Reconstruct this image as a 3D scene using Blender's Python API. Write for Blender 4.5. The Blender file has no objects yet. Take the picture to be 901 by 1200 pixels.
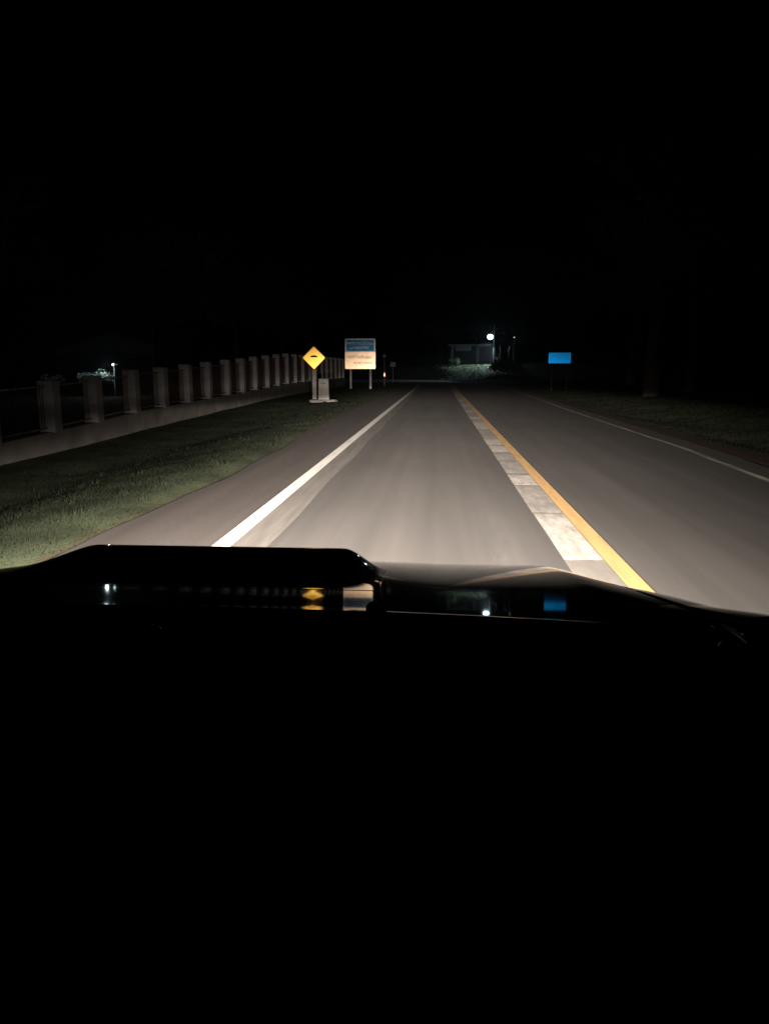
import bpy, bmesh, math, random
import numpy as np
from mathutils import Vector, Matrix, noise
rnd = random.Random(7)
S = bpy.context.scene
COL = S.collection
D2R = math.radians

# ------------------------------------------------------------------ camera
EYE = 1.55
cam = bpy.data.cameras.new("camera")
cam.sensor_fit = 'VERTICAL'; cam.sensor_height = 36.0; cam.lens = 27.05
cam.clip_start = 0.02; cam.clip_end = 3000
co = bpy.data.objects.new("camera", cam); COL.objects.link(co)
co.location = (0, 0, EYE)
co.rotation_euler = (D2R(90 - 10.457), 0, D2R(3.90))
S.camera = co

# ------------------------------------------------------------------ night sky
w = bpy.data.worlds.new("World"); S.world = w; w.use_nodes = True
nt = w.node_tree; nt.nodes.clear()
sky = nt.nodes.new('ShaderNodeTexSky'); sky.sky_type = 'NISHITA'; sky.sun_disc = False
sky.sun_elevation = D2R(-9); sky.sun_rotation = D2R(200)
bg = nt.nodes.new('ShaderNodeBackground'); bg.inputs[1].default_value = 0.02
ow = nt.nodes.new('ShaderNodeOutputWorld')
nt.links.new(sky.outputs[0], bg.inputs[0]); nt.links.new(bg.outputs[0], ow.inputs[0])
S.view_settings.view_transform = 'Standard'; S.view_settings.look = 'None'
S.view_settings.exposure = 0.0; S.view_settings.gamma = 1.0
S.cycles.use_denoising = True
S.cycles.sample_clamp_indirect = 4.0
S.cycles.max_bounces = 6

# ------------------------------------------------------------------ the car's head lamps (real beam pattern)
CARX = -0.42
BEAM = 23500.0
def head_lamp(name, x):
    l = bpy.data.lights.new(name, 'SPOT')
    l.energy = BEAM; l.color = (1.0, 0.865, 0.75)
    l.spot_size = D2R(150); l.spot_blend = 0.3; l.shadow_soft_size = 0.05
    l.use_nodes = True
    t = l.node_tree; N = t.nodes; L = t.links; N.clear()
    out = N.new('ShaderNodeOutputLight'); em = N.new('ShaderNodeEmission')
    L.new(em.outputs[0], out.inputs[0])
    g = N.new('ShaderNodeNewGeometry'); sp = N.new('ShaderNodeSeparateXYZ')
    L.new(g.outputs['Incoming'], sp.inputs[0])
    def m(op, a, b=None, c=None):
        n = N.new('ShaderNodeMath'); n.operation = op
        for i, v in enumerate((a, b, c)):
            if v is None: continue
            if isinstance(v, (int, float)): n.inputs[i].default_value = v
            else: L.new(v, n.inputs[i])
        return n.outputs[0]
    # direction of travel = vector from the lamp to the lit point
    dx = m('MULTIPLY', sp.outputs[0], SGN); dy = m('MULTIPLY', sp.outputs[1], SGN); dz = m('MULTIPLY', sp.outputs[2], SGN)
    el = m('MULTIPLY', m('ARCSINE', dz), 57.2958)
    az = m('ADD', m('MULTIPLY', m('ARCTAN2', dx, dy), 57.2958), 1.5)
    below = m('MAXIMUM', m('MULTIPLY', el, -1), 0.0)
    above = m('ABSOLUTE', el)
    aaz = m('ABSOLUTE', az)
    i_low = m('MULTIPLY', m('POWER', m('ADD', below, 1.20), -1.95), 57.0)
    dip = m('ADD', 0.92, m('MULTIPLY', m('MINIMUM', m('MAXIMUM', m('DIVIDE', m('SUBTRACT', -3.0, az), 3.0), 0.0), 1.0), 0.48))
    cut = m('DIVIDE', 1.0, m('ADD', 1.0, m('EXPONENT', m('DIVIDE', m('ADD', el, dip), 0.14))))
    left_w = m('ADD', 8.0, m('MULTIPLY', m('MULTIPLY', below, below), 0.42))
    right_w = m('ADD', 10.0, m('MULTIPLY', below, 2.3))
    is_r = m('GREATER_THAN', az, 0.0)
    width = m('ADD', m('MULTIPLY', right_w, is_r), m('MULTIPLY', left_w, m('SUBTRACT', 1.0, is_r)))
    side = m('EXPONENT', m('MULTIPLY', m('POWER', m('DIVIDE', aaz, width), 1.8), -1.0))
    main = m('MULTIPLY', m('MULTIPLY', i_low, cut), side)
    stray = m('ADD', m('MULTIPLY', m('EXPONENT', m('MULTIPLY', m('POWER', m('DIVIDE', above, 2.4), 2.0), -1.0)), 0.40), m('MULTIPLY', m('EXPONENT', m('DIVIDE', above, -0.65)), 0.72))
    sside = m('ADD', m('EXPONENT', m('MULTIPLY', m('POWER', m('DIVIDE', aaz, 9.5), 1.7), -1.0)), 0.006)
    L.new(m('ADD', main, m('MULTIPLY', stray, sside)), em.inputs[1])
    o = bpy.data.objects.new(name, l); COL.objects.link(o)
    o.location = (x, 2.66, 0.86)
    o.rotation_euler = (D2R(89), 0, 0)
    return o
SGN = 1.0
lampL = head_lamp("headlight_beam", CARX - 0.68)
lampR = head_lamp("headlight_beam", CARX + 0.68)

# ------------------------------------------------------------------ materials
MATS = {}
def mat(name, color, rough=0.8, metal=0.0, noise_scale=None, var=0.25, bump=0.0, stretch=(1, 1, 1), coat=0.0, spec=0.5, color2=None, detail=6):
    if name in MATS: return MATS[name]
    m = bpy.data.materials.new(name); m.use_nodes = True
    t = m.node_tree; N = t.nodes; L = t.links
    b = N['Principled BSDF']
    b.inputs['Roughness'].default_value = rough; b.inputs['Metallic'].default_value = metal
    b.inputs['Specular IOR Level'].default_value = spec
    b.inputs['Coat Weight'].default_value = coat; b.inputs['Coat Roughness'].default_value = 0.02
    c = (*color, 1)
    if noise_scale is None:
        b.inputs['Base Color'].default_value = c
    else:
        tc = N.new('ShaderNodeTexCoord'); mp = N.new('ShaderNodeMapping'); mp.inputs['Scale'].default_value = stretch
        L.new(tc.outputs['Object'], mp.inputs[0])
        nz = N.new('ShaderNodeTexNoise'); nz.inputs['Scale'].default_value = noise_scale; nz.inputs['Detail'].default_value = detail
        L.new(mp.outputs[0], nz.inputs[0])
        r = N.new('ShaderNodeValToRGB')
        lo = color2 if color2 else tuple(max(0, v * (1 - var)) for v in color)
        hi = color if color2 else tuple(min(1, v * (1 + var)) for v in color)
        r.color_ramp.elements[0].position = 0.32; r.color_ramp.elements[1].position = 0.68
        r.color_ramp.elements[0].color = (*lo, 1); r.color_ramp.elements[1].color = (*hi, 1)
        L.new(nz.outputs[0], r.inputs[0]); L.new(r.outputs[0], b.inputs['Base Color'])
        if bump > 0:
            bp = N.new('ShaderNodeBump'); bp.inputs['Strength'].default_value = bump; bp.inputs['Distance'].default_value = 0.01
            L.new(nz.outputs[0], bp.inputs['Height']); L.new(bp.outputs[0], b.inputs['Normal'])
    MATS[name] = m
    return m
def emit(name, color, strength):
    m = bpy.data.materials.new(name); m.use_nodes = True
    b = m.node_tree.nodes['Principled BSDF']
    b.inputs['Base Color'].default_value = (0.8, 0.8, 0.8, 1)
    b.inputs['Emission Color'].default_value = (*color, 1); b.inputs['Emission Strength'].default_value = strength
    return m

def asphalt(name, base, reach=1.0, tint=(1, 1, 1)):
    """fine aggregate, lengthwise tyre polish and soft patches"""
    m = bpy.data.materials.new(name); m.use_nodes = True
    t = m.node_tree; N = t.nodes; L = t.links; b = N['Principled BSDF']
    tc = N.new('ShaderNodeTexCoord')
    def nz(scale, st, det, rough=0.5):
        mp = N.new('ShaderNodeMapping'); mp.inputs['Scale'].default_value = st; L.new(tc.outputs['Object'], mp.inputs[0])
        n = N.new('ShaderNodeTexNoise'); n.inputs['Scale'].default_value = scale; n.inputs['Detail'].default_value = det; n.inputs['Roughness'].default_value = rough
        L.new(mp.outputs[0], n.inputs[0]); return n.outputs[0]
    def mr(v, a, c):
        n = N.new('ShaderNodeMapRange'); n.inputs[1].default_value = 0.25; n.inputs[2].default_value = 0.75
        n.inputs[3].default_value = a; n.inputs[4].default_value = c; L.new(v, n.inputs[0]); return n.outputs[0]
    def mul(a, c):
        n = N.new('ShaderNodeMath'); n.operation = 'MULTIPLY'; L.new(a, n.inputs[0]); L.new(c, n.inputs[1]); return n.outputs[0]
    streak = nz(1.4, (1.6, 0.035, 1), 4)
    streak2 = nz(6, (1.0, 0.04, 1), 3)
    patch = nz(0.35, (1, 0.5, 1), 3)
    grain = nz(95, (1, 0.45, 1), 2)
    v = mul(mul(mr(streak, 0.82, 1.18), mr(streak2, 0.93, 1.07)), mul(mr(patch, 0.85, 1.15), mr(grain, 0.87, 1.13)))
    vm = N.new('ShaderNodeVectorMath'); vm.operation = 'SCALE'
    vm.inputs[0].default_value = tuple(base * q for q in tint); L.new(v, vm.inputs['Scale'])
    L.new(vm.outputs[0], b.inputs['Base Color'])
    b.inputs['Roughness'].default_value = 0.9; b.inputs['Specular IOR Level'].default_value = 0.15
    return m

def paint_mark(name, color, under, wear=0.35, soft=0.2, st=(6, 0.5, 1)):
    m = bpy.data.materials.new(name); m.use_nodes = True
    t = m.node_tree; N = t.nodes; L = t.links; b = N['Principled BSDF']
    tc = N.new('ShaderNodeTexCoord'); mp = N.new('ShaderNodeMapping'); mp.inputs['Scale'].default_value = st
    L.new(tc.outputs['Object'], mp.inputs[0])
    n = N.new('ShaderNodeTexNoise'); n.inputs['Scale'].default_value = 2.2; n.inputs['Detail'].default_value = 7; n.inputs['Roughness'].default_value = 0.65
    L.new(mp.outputs[0], n.inputs[0])
    r = N.new('ShaderNodeValToRGB'); r.color_ramp.elements[0].position = wear; r.color_ramp.elements[1].position = wear + soft
    r.color_ramp.elements[0].color = (*under, 1); r.color_ramp.elements[1].color = (*color, 1)
    L.new(n.outputs[0], r.inputs[0]); L.new(r.outputs[0], b.inputs['Base Color'])
    b.inputs['Roughness'].default_value = 0.75; b.inputs['Specular IOR Level'].default_value = 0.2
    return m

# ------------------------------------------------------------------ mesh helpers
class MB:
    def __init__(s): s.v = []; s.f = []; s.mi = []
    def add(s, vs, fs, k=0):
        o = len(s.v); s.v += [tuple(a) for a in vs]; s.f += [tuple(i + o for i in f) for f in fs]; s.mi += [k] * len(fs); return s
    def box(s, c, d, rz=0.0, k=0, taper=1.0):
        x, y, z = (q / 2 for q in d); ca, sa = math.cos(rz), math.sin(rz); vs = []
        for zz, q in ((-z, 1.0), (z, taper)):
            for xx, yy in ((-x, -y), (x, -y), (x, y), (-x, y)):
                xx *= q; yy *= q
                vs.append((c[0] + xx * ca - yy * sa, c[1] + xx * sa + yy * ca, c[2] + zz))
        return s.add(vs, [(3, 2, 1, 0), (4, 5, 6, 7), (0, 1, 5, 4), (1, 2, 6, 5), (2, 3, 7, 6), (3, 0, 4, 7)], k)
    def tube(s, pts, rad, n=10, k=0, caps=True):
        pts = [Vector(p) for p in pts]
        if not hasattr(rad, '__len__'): rad = [rad] * len(pts)
        rings = []
        for i, p in enumerate(pts):
            d = (pts[min(i + 1, len(pts) - 1)] - pts[max(i - 1, 0)]).normalized()
            a = d.orthogonal().normalized() if i == 0 else (pa - d * pa.dot(d)).normalized()
            pa = a; bb = d.cross(a)
            rings.append([p + (a * math.cos(2 * math.pi * j / n) + bb * math.sin(2 * math.pi * j / n)) * rad[i] for j in range(n)])
        vs = [q for r in rings for q in r]; fs = []
        for i in range(len(pts) - 1):
            for j in range(n):
                a, b2 = i * n + j, i * n + (j + 1) % n
                fs.append((a, b2, b2 + n, a + n))
        if caps: fs += [tuple(range(n - 1, -1, -1)), tuple((len(pts) - 1) * n + j for j in range(n))]
        return s.add(vs, fs, k)
    def prism(s, poly, y0, y1, k=0):
        """poly in the XZ plane, extruded along Y"""
        n = len(poly); vs = [(x, y0, z) for x, z in poly] + [(x, y1, z) for x, z in poly]
        fs = [tuple(range(n)), tuple(range(2 * n - 1, n - 1, -1))] + [(i, i + n, (i + 1) % n + n, (i + 1) % n) for i in range(n)]
        return s.add(vs, fs, k)
    def build(s, name, mats, parent=None, smooth=False, bevel=0.0):
        me = bpy.data.meshes.new(name); me.from_pydata(s.v, [], s.f)
        ms = mats if isinstance(mats, (list, tuple)) else [mats]
        for q in ms: me.materials.append(q)
        if len(ms) > 1: me.polygons.foreach_set('material_index', s.mi)
        if smooth: me.polygons.foreach_set('use_smooth', [True] * len(me.polygons))
        bm = bmesh.new(); bm.from_mesh(me); bmesh.ops.recalc_face_normals(bm, faces=bm.faces); bm.to_mesh(me); bm.free()
        me.update()
        o = bpy.data.objects.new(name, me); COL.objects.link(o)
        if parent: o.parent = parent
        if bevel:
            q = o.modifiers.new('edge', 'BEVEL'); q.width = bevel; q.segments = 2; q.limit_method = 'ANGLE'
        return o
def tag(o, label=None, cat=None, group=None, kind=None):
    if label: o['label'] = label
    if cat: o['category'] = cat
    if group: o['group'] = group
    if kind: o['kind'] = kind
    return o
def empty(name, loc=(0, 0, 0), rz=0, label=None, cat=None, group=None):
    o = bpy.data.objects.new(name, None); COL.objects.link(o); o.location = loc; o.rotation_euler = (0, 0, rz); o.empty_display_size = 0.2
    return tag(o, label, cat, group)
def copy_tree(o, parent=None):
    c = o.copy(); COL.objects.link(c); c.parent = parent
    for ch in list(o.children): copy_tree(ch, c)
    return c
def ss(t):
    t = min(1.0, max(0.0, t)); return t * t * (3 - 2 * t)
def lerp(xs, ys, x): return float(np.interp(x, xs, ys))

# ------------------------------------------------------------------ ground form
def cx(Y):                       # the road bends away to the left beyond the beam
    return -max(Y - 75.0, 0.0) ** 2 / 300.0 if Y < 260 else -max(260 - 75.0, 0) ** 2 / 300.0 - (Y - 260) * 1.2
def right_edge(Y): return lerp([0, 11, 16, 25, 33, 50, 80, 400], [4.55, 4.66, 4.9, 5.0, 5.12, 5.6, 6.0, 6.0], Y)
def ditch(Y): return lerp([0, 15, 19, 23, 38, 48, 80], [0.42, 0.42, 0.40, 0.30, 0.06, 0.0, 0.0], Y)
def left_edge(Y):
    b = lerp([0, 7, 8.5, 10, 13, 24, 39, 80], [-3.2, -3.2, -3.16, -3.05, -3.05, -3.4, -3.55, -3.6], Y)
    return b + 0.05 * math.sin(Y * 1.3) * ss((Y - 8) / 6) + 0.07 * noise.noise(Vector((Y * 0.55, 3.1, 0)))
def ground(X, Y):
    u = X - cx(Y)
    z = -0.03
    if u < -3.1: z += 0.045 * ss((-u - 3.1) / 0.35)
    if u < -3.9: z -= ditch(Y) * ss((-u - 3.6) / 3.4)
    if u > 5.5:
        z += 0.02 + 0.40 * ss((u - 6.2) / 4.0)
        if u > 10: z += 0.3 * ss((u - 10) / 12)
        if Y > 100: z += (2.35 - 0.4) * ss((Y - 104) / 24) * ss((u - 5.5) / 3.0)
    amp = 0.03 if abs(u) > 4 else 0.0
    if u < -3.6 or u > 6.3: z += amp * noise.noise(Vector((X * 0.7, Y * 0.35, 0)))
    if abs(u) > 30: z += 1.5 * ss((abs(u) - 30) / 200) * (1 + noise.noise(Vector((X * 0.01, Y * 0.01, 2))))
    return z
def axis(parts):
    a = []
    for s0, e0, st in parts:
        n = max(1, round((e0 - s0) / st)); a += [s0 + (e0 - s0) * i / n for i in range(n)]
    return a + [parts[-1][1]]
def ground_material():
    m = bpy.data.materials.new('verge_soil_and_turf'); m.use_nodes = True
    t = m.node_tree; N = t.nodes; L = t.links; b = N['Principled BSDF']
    tc = N.new('ShaderNodeTexCoord')
    n1 = N.new('ShaderNodeTexNoise'); n1.inputs['Scale'].default_value = 1.1; n1.inputs['Detail'].default_value = 8
    n2 = N.new('ShaderNodeTexNoise'); n2.inputs['Scale'].default_value = 22; n2.inputs['Detail'].default_value = 4
    L.new(tc.outputs['Object'], n1.inputs[0]); L.new(tc.outputs['Object'], n2.inputs[0])
    r1 = N.new('ShaderNodeValToRGB'); e = r1.color_ramp.elements
    e[0].position = 0.35; e[0].color = (0.034, 0.042, 0.024, 1); e[1].position = 0.65; e[1].color = (0.072, 0.090, 0.052, 1)
    L.new(n1.outputs[0], r1.inputs[0])
    at = N.new('ShaderNodeAttribute'); at.attribute_name = 'soil'
    r2 = N.new('ShaderNodeValToRGB'); e = r2.color_ramp.elements
    e[0].color = (0.045, 0.028, 0.018, 1); e[1].color = (0.085, 0.058, 0.040, 1); L.new(n2.outputs[0], r2.inputs[0])
    mx = N.new('ShaderNodeMix'); mx.data_type = 'RGBA'
    L.new(at.outputs['Fac'], mx.inputs[0]); L.new(r1.outputs[0], mx.inputs[6]); L.new(r2.outputs[0], mx.inputs[7])
    L.new(mx.outputs[2], b.inputs['Base Color'])
    bp = N.new('ShaderNodeBump'); bp.inputs['Strength'].default_value = 0.5; bp.inputs['Distance'].default_value = 0.02
    L.new(n2.outputs[0], bp.inputs['Height']); L.new(bp.outputs[0], b.inputs['Normal'])
    b.inputs['Roughness'].default_value = 0.95; b.inputs['Specular IOR Level'].default_value = 0.1
    return m
def soil_at(X, Y):
    u = X - cx(Y); k = 0.0
    if u > 0:
        wv = 5.85 + 0.22 * noise.noise(Vector((Y * 0.35, 9, 0))) + (right_edge(Y) - 4.9) * 0.7
        k = 1 - ss((u - wv) / 0.3)
    else:
        k = 1 - ss((-u - (-left_edge(Y)) + 0.02) / 0.16)
    return k
xs = axis([(-900, -200, 100), (-200, -40, 16), (-40, -12, 2), (-12, -2.4, 0.16), (-2.4, 4.8, 1.2), (4.8, 12, 0.18), (12, 40, 2), (40, 200, 16), (200, 900, 100)])
ys = axis([(-60, 2, 6), (2, 40, 0.45), (40, 100, 1.5), (100, 135, 1.0), (135, 200, 5), (200, 420, 20), (420, 2200, 150)])
# the sheet is sheared with the road so that its fine rows follow the verge
V = []; soil = []
for Y in ys:
    for u in xs:
        X = u + (cx(Y) if abs(u) < 200 else 0)
        V.append((X, Y, ground(X, Y))); soil.append(soil_at(X, Y))
nx = len(xs)
F = [(j * nx + i, j * nx + i + 1, (j + 1) * nx + i + 1, (j + 1) * nx + i) for j in range(len(ys) - 1) for i in range(nx - 1)]
me = bpy.data.meshes.new('ground'); me.from_pydata(V, [], F); me.polygons.foreach_set('use_smooth', [True] * len(F))
a = me.attributes.new('soil', 'FLOAT', 'POINT'); a.data.foreach_set('value', soil)
me.materials.append(ground_material()); me.update()
o = bpy.data.objects.new('ground', me); COL.objects.link(o)
tag(o, 'dark grassy verge ground running down into a shallow ditch beside the road', kind='structure')

def strip(name, mt, f0, f1, y0, y1, z, step=1.0, parent=None, cols=1, zedge=None):
    Y = y0; rows = []
    while Y < y1 + 1e-6: rows.append(Y); Y += step if Y < 60 else step * 2
    if rows[-1] < y1: rows.append(y1)
    b = MB(); vs = []; fs = []
    for Y in rows:
        a0, a1 = f0(Y) + cx(Y), f1(Y) + cx(Y)
        for c in range(cols + 1): vs.append((a0 + (a1 - a0) * c / cols, Y, z))
    n = cols + 1
    for j in range(len(rows) - 1):
        for i in range(cols): fs.append((j * n + i, j * n + i + 1, (j + 1) * n + i + 1, (j + 1) * n + i))
    b.add(vs, fs)
    return b.build(name, mt, parent)
M_road = asphalt('asphalt', 0.088, tint=(1.01, 0.975, 0.935))
M_shoulder = asphalt('shoulder_asphalt', 0.072, tint=(1.05, 0.94, 0.88))
road = strip('road', M_road, lambda Y: -2.0, lambda Y: right_edge(Y) + 0.6 + 0.06 * noise.noise(Vector((Y * 0.8, 0, 0))), -30, 180, 0.0, 0.5)
tag(road, 'two lane grey asphalt road running ahead into the dark', kind='structure')
shoulder = strip('shoulder', M_shoulder, lambda Y: left_edge(Y) - 0.02, lambda Y: -2.0, -30, 180, 0.0, 0.25)
tag(shoulder, 'brownish paved shoulder between the white edge line and the grass', kind='structure')
# paint
M_white = paint_mark('white_road_paint', (0.78, 0.77, 0.74), (0.55, 0.54, 0.5), wear=0.30)
M_white_old = paint_mark('old_white_paint', (0.60, 0.57, 0.53), (0.16, 0.15, 0.14), wear=0.42, soft=0.2, st=(8, 0.3, 1))
M_yellow = paint_mark('yellow_road_paint', (0.56, 0.36, 0.155), (0.38, 0.25, 0.125), wear=0.30)
M_fade = paint_mark('faded_marking', (0.185, 0.176, 0.163), (0.135, 0.128, 0.120), wear=0.38, soft=0.25, st=(5, 0.25, 1))
M_block = paint_mark('block_paint', (0.50, 0.475, 0.44), (0.28, 0.265, 0.245), wear=0.32, soft=0.30, st=(5, 1.3, 1))
M_block_worn = paint_mark('worn_block_paint', (0.40, 0.378, 0.35), (0.24, 0.226, 0.21), wear=0.42, soft=0.30, st=(5, 1.2, 1))
ln = strip('edge_line', M_white, lambda Y: -1.99, lambda Y: -1.82, -20, 86, 0.008, 1.0, road); ln['label'] = 'bright white solid edge line on the left'
ln = strip('faded_edge_strip', M_fade, lambda Y: -1.82, lambda Y: -1.50 + 0.02 * math.sin(Y), -20, 86, 0.004, 0.5, road); ln['label'] = 'faded grey rumble strip inside the white line'
ln = strip('centre_line', M_yellow, lambda Y: 1.39, lambda Y: 1.545, -20, 86, 0.008, 1.0, road); ln['label'] = 'solid yellow centre line'
M_band = paint_mark('worn_band', (0.26, 0.245, 0.225), (0.17, 0.16, 0.147), wear=0.32, soft=0.4, st=(2, 0.6, 1))
ln = strip('centre_strip_base', M_band, lambda Y: 1.06, lambda Y: 1.39, -20, 86, 0.004, 0.5, road); ln['label'] = 'worn grey base band beside the yellow line'
ln = strip('far_edge_line', M_white_old, lambda Y: right_edge(Y) - 0.02, lambda Y: right_edge(Y) + 0.10, -20, 86, 0.006, 0.5, road); ln['label'] = 'dull white edge line on the far right side'
# painted rumble blocks in the centre band
starts = [6.28, 8.42, 10.45, 11.7, 13.4, 14.75, 16.3]
while starts[-1] < 58: starts.append(starts[-1] + 1.45 + rnd.uniform(-0.2, 0.3))
for i in range(len(starts) - 1):
    y0, y1 = starts[i], starts[i + 1]
    g = 0.05 + 0.14 * rnd.random() if i > 1 else 0.06
    b = MB(); x0, x1 = 1.06 + rnd.uniform(-0.01, 0.01), 1.385
    yy0, yy1 = y0 + g * 0.3, y1 - g
    n = 6; vs = []
    for q in range(n + 1):
        t = q / n; j = rnd.uniform(-0.03, 0.03)
        vs += [(x0 + (x1 - x0) * t, yy0 + rnd.uniform(-0.03, 0.03), 0.004), (x0 + (x1 - x0) * t, yy0 + 0.10, 0.0055), (x0 + (x1 - x0) * t, yy1 - 0.10, 0.0055), (x0 + (x1 - x0) * t, yy1 + j, 0.004)]
    fs = [(q * 4 + r, q * 4 + r + 4, q * 4 + r + 5, q * 4 + r + 1) for q in range(n) for r in range(3)]
    b.add(vs, fs)
    b.build('rumble_block', M_block if i in (0, 2, 5, 6, 9) or rnd.random() < 0.45 else M_block_worn, road)

# ------------------------------------------------------------------ grass (uncountable)
def grass(name, label, spots, h, wd, mt, rs, lean=0.35):
    n = len(spots); V = np.zeros((n * 3, 3)); r = np.random.RandomState(rs)
    for i, (x, y) in enumerate(spots):
        z = ground(x, y); d = y / 20.0 + 0.6
        hh = h * (0.5 + 0.9 * r.rand()); ww = wd * (0.7 + 0.5 * d) * (0.6 + 0.8 * r.rand()); an = r.rand() * math.pi
        lx, ly = r.normal(0, lean, 2) * hh
        c, s_ = math.cos(an) * ww, math.sin(an) * ww
        V[i * 3] = (x - c, y - s_, z - 0.01); V[i * 3 + 1] = (x + c, y + s_, z - 0.01); V[i * 3 + 2] = (x + lx, y + ly, z + hh)
    me = bpy.data.meshes.new(name); me.from_pydata(V.tolist(), [], [(3 * i, 3 * i + 1, 3 * i + 2) for i in range(n)])
    me.normals_split_custom_set_from_vertices([(0.0, -0.12, 0.99)] * (3 * n))
    me.materials.append(mt); o = bpy.data.objects.new(name, me); COL.objects.link(o)
    return tag(o, label, 'grass', kind='stuff')
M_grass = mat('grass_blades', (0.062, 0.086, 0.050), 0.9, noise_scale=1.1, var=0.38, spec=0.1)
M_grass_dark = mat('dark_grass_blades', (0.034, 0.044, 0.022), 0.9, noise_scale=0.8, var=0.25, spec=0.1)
r = np.random.RandomState(3); sp = []
while len(sp) < 210000:
    y = 4.5 + 60 * r.rand() ** 1.9; u = r.uniform(-9.3, -3.0)
    if u > left_edge(y) + 0.05 - abs(r.normal(0, 0.05)): continue
    if noise.noise(Vector((u * 1.1, y * 0.5, 5))) < -0.32 and r.rand() < 0.7: continue
    sp.append((u, y))
grass('grass', 'short green roadside grass between the paved shoulder and the column fence', sp, 0.024, 0.0022, M_grass, 1, 0.8)
sp = []
while len(sp) < 70000:
    y = 9 + 75 * r.rand() ** 1.6; u = r.uniform(5.9, 15)
    if u < 6.0 + (right_edge(y) - 4.9) * 0.7 + 0.3 * noise.noise(Vector((y * 0.35, 9, 0))) + abs(r.normal(0, 0.1)): continue
    sp.append((u + cx(y), y))
tuf = []
for _ in range(190):
    y = 6 + 45 * r.rand() ** 1.6; u = r.uniform(-8.6, left_edge(y) - 0.05)
    for _ in range(26): tuf.append((u + r.normal(0, 0.045), y + r.normal(0, 0.05)))
o = grass('grass_tuft', 'scattered taller grass tufts standing out of the short left verge', tuf, 0.075, 0.003, M_grass, 5, 0.5)
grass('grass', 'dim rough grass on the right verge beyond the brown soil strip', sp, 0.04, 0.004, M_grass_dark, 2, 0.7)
sp = []
while len(sp) < 16000:
    y = r.uniform(103, 134); u = r.uniform(-2, 13)
    if u - cx(y) < 5.9: continue
    sp.append((u, y))
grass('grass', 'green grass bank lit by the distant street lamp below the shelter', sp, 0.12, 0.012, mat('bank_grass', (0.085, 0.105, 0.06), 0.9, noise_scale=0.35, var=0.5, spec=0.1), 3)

# ------------------------------------------------------------------ fence with square columns
M_render = mat('painted_render', (0.28, 0.275, 0.275), 0.9, noise_scale=2.2, var=0.22, bump=0.2)
M_render2 = mat('plinth_render', (0.19, 0.176, 0.165), 0.9, noise_scale=1.3, var=0.28, bump=0.2)  # mottled grey, darker than the columns
M_bar = mat('rusty_bar', (0.045, 0.022, 0.016), 0.8, noise_scale=8, var=0.4)
M_rail = mat('grey_rail', (0.16, 0.15, 0.14), 0.8, noise_scale=6, var=0.2)
FX = -9.15
def ptop(Y): return lerp([8, 12, 15.3, 19.2, 23.1, 38, 47, 60, 110], [-0.05, 0.0, 0.05, 0.16, 0.31, 0.57, 0.74, 0.82, 0.85], Y)
cols = [7.4, 10.0, 12.55, 15.15, 17.8, 20.15, 22.8, 25.3, 27.9, 30.45, 33.3, 35.9, 38.5, 41.3, 44.0, 46.8, 49.6, 52.4, 55.2, 58.0, 60.8, 63.6, 66.4, 69.2, 72, 74.8]
fence = empty('boundary_fence', (FX, cols[0], ground(FX, cols[0])), 0, 'long low grey wall with square columns and dark bars along the left verge', 'fence')
inv = fence.location.copy()
def L3(x, y, z): return (x - inv.x, y - inv.y, z - inv.z)
b = MB(); ysp = axis([(6.0, 76.0, 0.7)])
vs = []
for Y in ysp:
    zb = ground(FX + .1, Y) - 0.35; zt = ptop(Y)
    for dx, z in ((0.1, zb), (0.1, zt - 0.05), (0.125, zt - 0.045), (0.125, zt), (-0.125, zt), (-0.1, zt - 0.05), (-0.1, zb)): vs.append(L3(FX + dx, Y, z))
n = 7; fs = [(j * n + i, j * n + i + 1, (j + 1) * n + i + 1, (j + 1) * n + i) for j in range(len(ysp) - 1) for i in range(n - 1)]
b.add(vs, fs); b.build('plinth', M_render2, fence)
colme = None
for i, Y in enumerate(cols):
    if colme is None:
        b = MB(); b.box((0, 0, 0.57), (0.37, 0.37, 1.18)); b.box((0, 0, 1.17), (0.385, 0.385, 0.04), taper=0.9)
        o = b.build('column', M_render, fence, bevel=0.008); colme = o.data
    else:
        o = bpy.data.objects.new('column', colme); COL.objects.link(o); o.parent = fence
    CH = lerp([18, 25, 33, 45, 60], [1.0, 1.08, 1.25, 1.5, 1.5], Y)
    o.scale = (1, 1, CH)
    o.location = L3(FX, Y, ptop(Y) + rnd.uniform(-0.01, 0.01)); o.rotation_euler = (0, 0, rnd.uniform(-0.02, 0.02))
bars = MB()
for i in range(len(cols) - 1):
    y0, y1 = cols[i] + 0.185, cols[i + 1] - 0.185
    CH = lerp([18, 25, 33, 45, 60], [1.0, 1.08, 1.25, 1.5, 1.5], y0)
    for dz in (0.09, 1.06 * CH):
        b = MB(); za, zb = ptop(y0) + dz, ptop(y1) + dz
        vs = [L3(FX + sx, y, z + sz) for y, z in ((y0, za), (y1, zb)) for sx, sz in ((-.02, -.02), (.02, -.02), (.02, .02), (-.02, .02))]
        b.add(vs, [(0, 1, 5, 4), (1, 2, 6, 5), (2, 3, 7, 6), (3, 0, 4, 7), (0, 3, 2, 1), (4, 5, 6, 7)])
        b.build('rail', M_rail, fence)
    k = int((y1 - y0) / 0.12)
    for q in range(1, k):
        y = y0 + (y1 - y0) * q / k; z = ptop(y)
        bars.box(L3(FX, y, z + 0.54 * CH), (0.014, 0.014, 1.00 * CH))
o = bars.build('infill_bars', M_bar, fence); o['kind'] = 'stuff'

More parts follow.
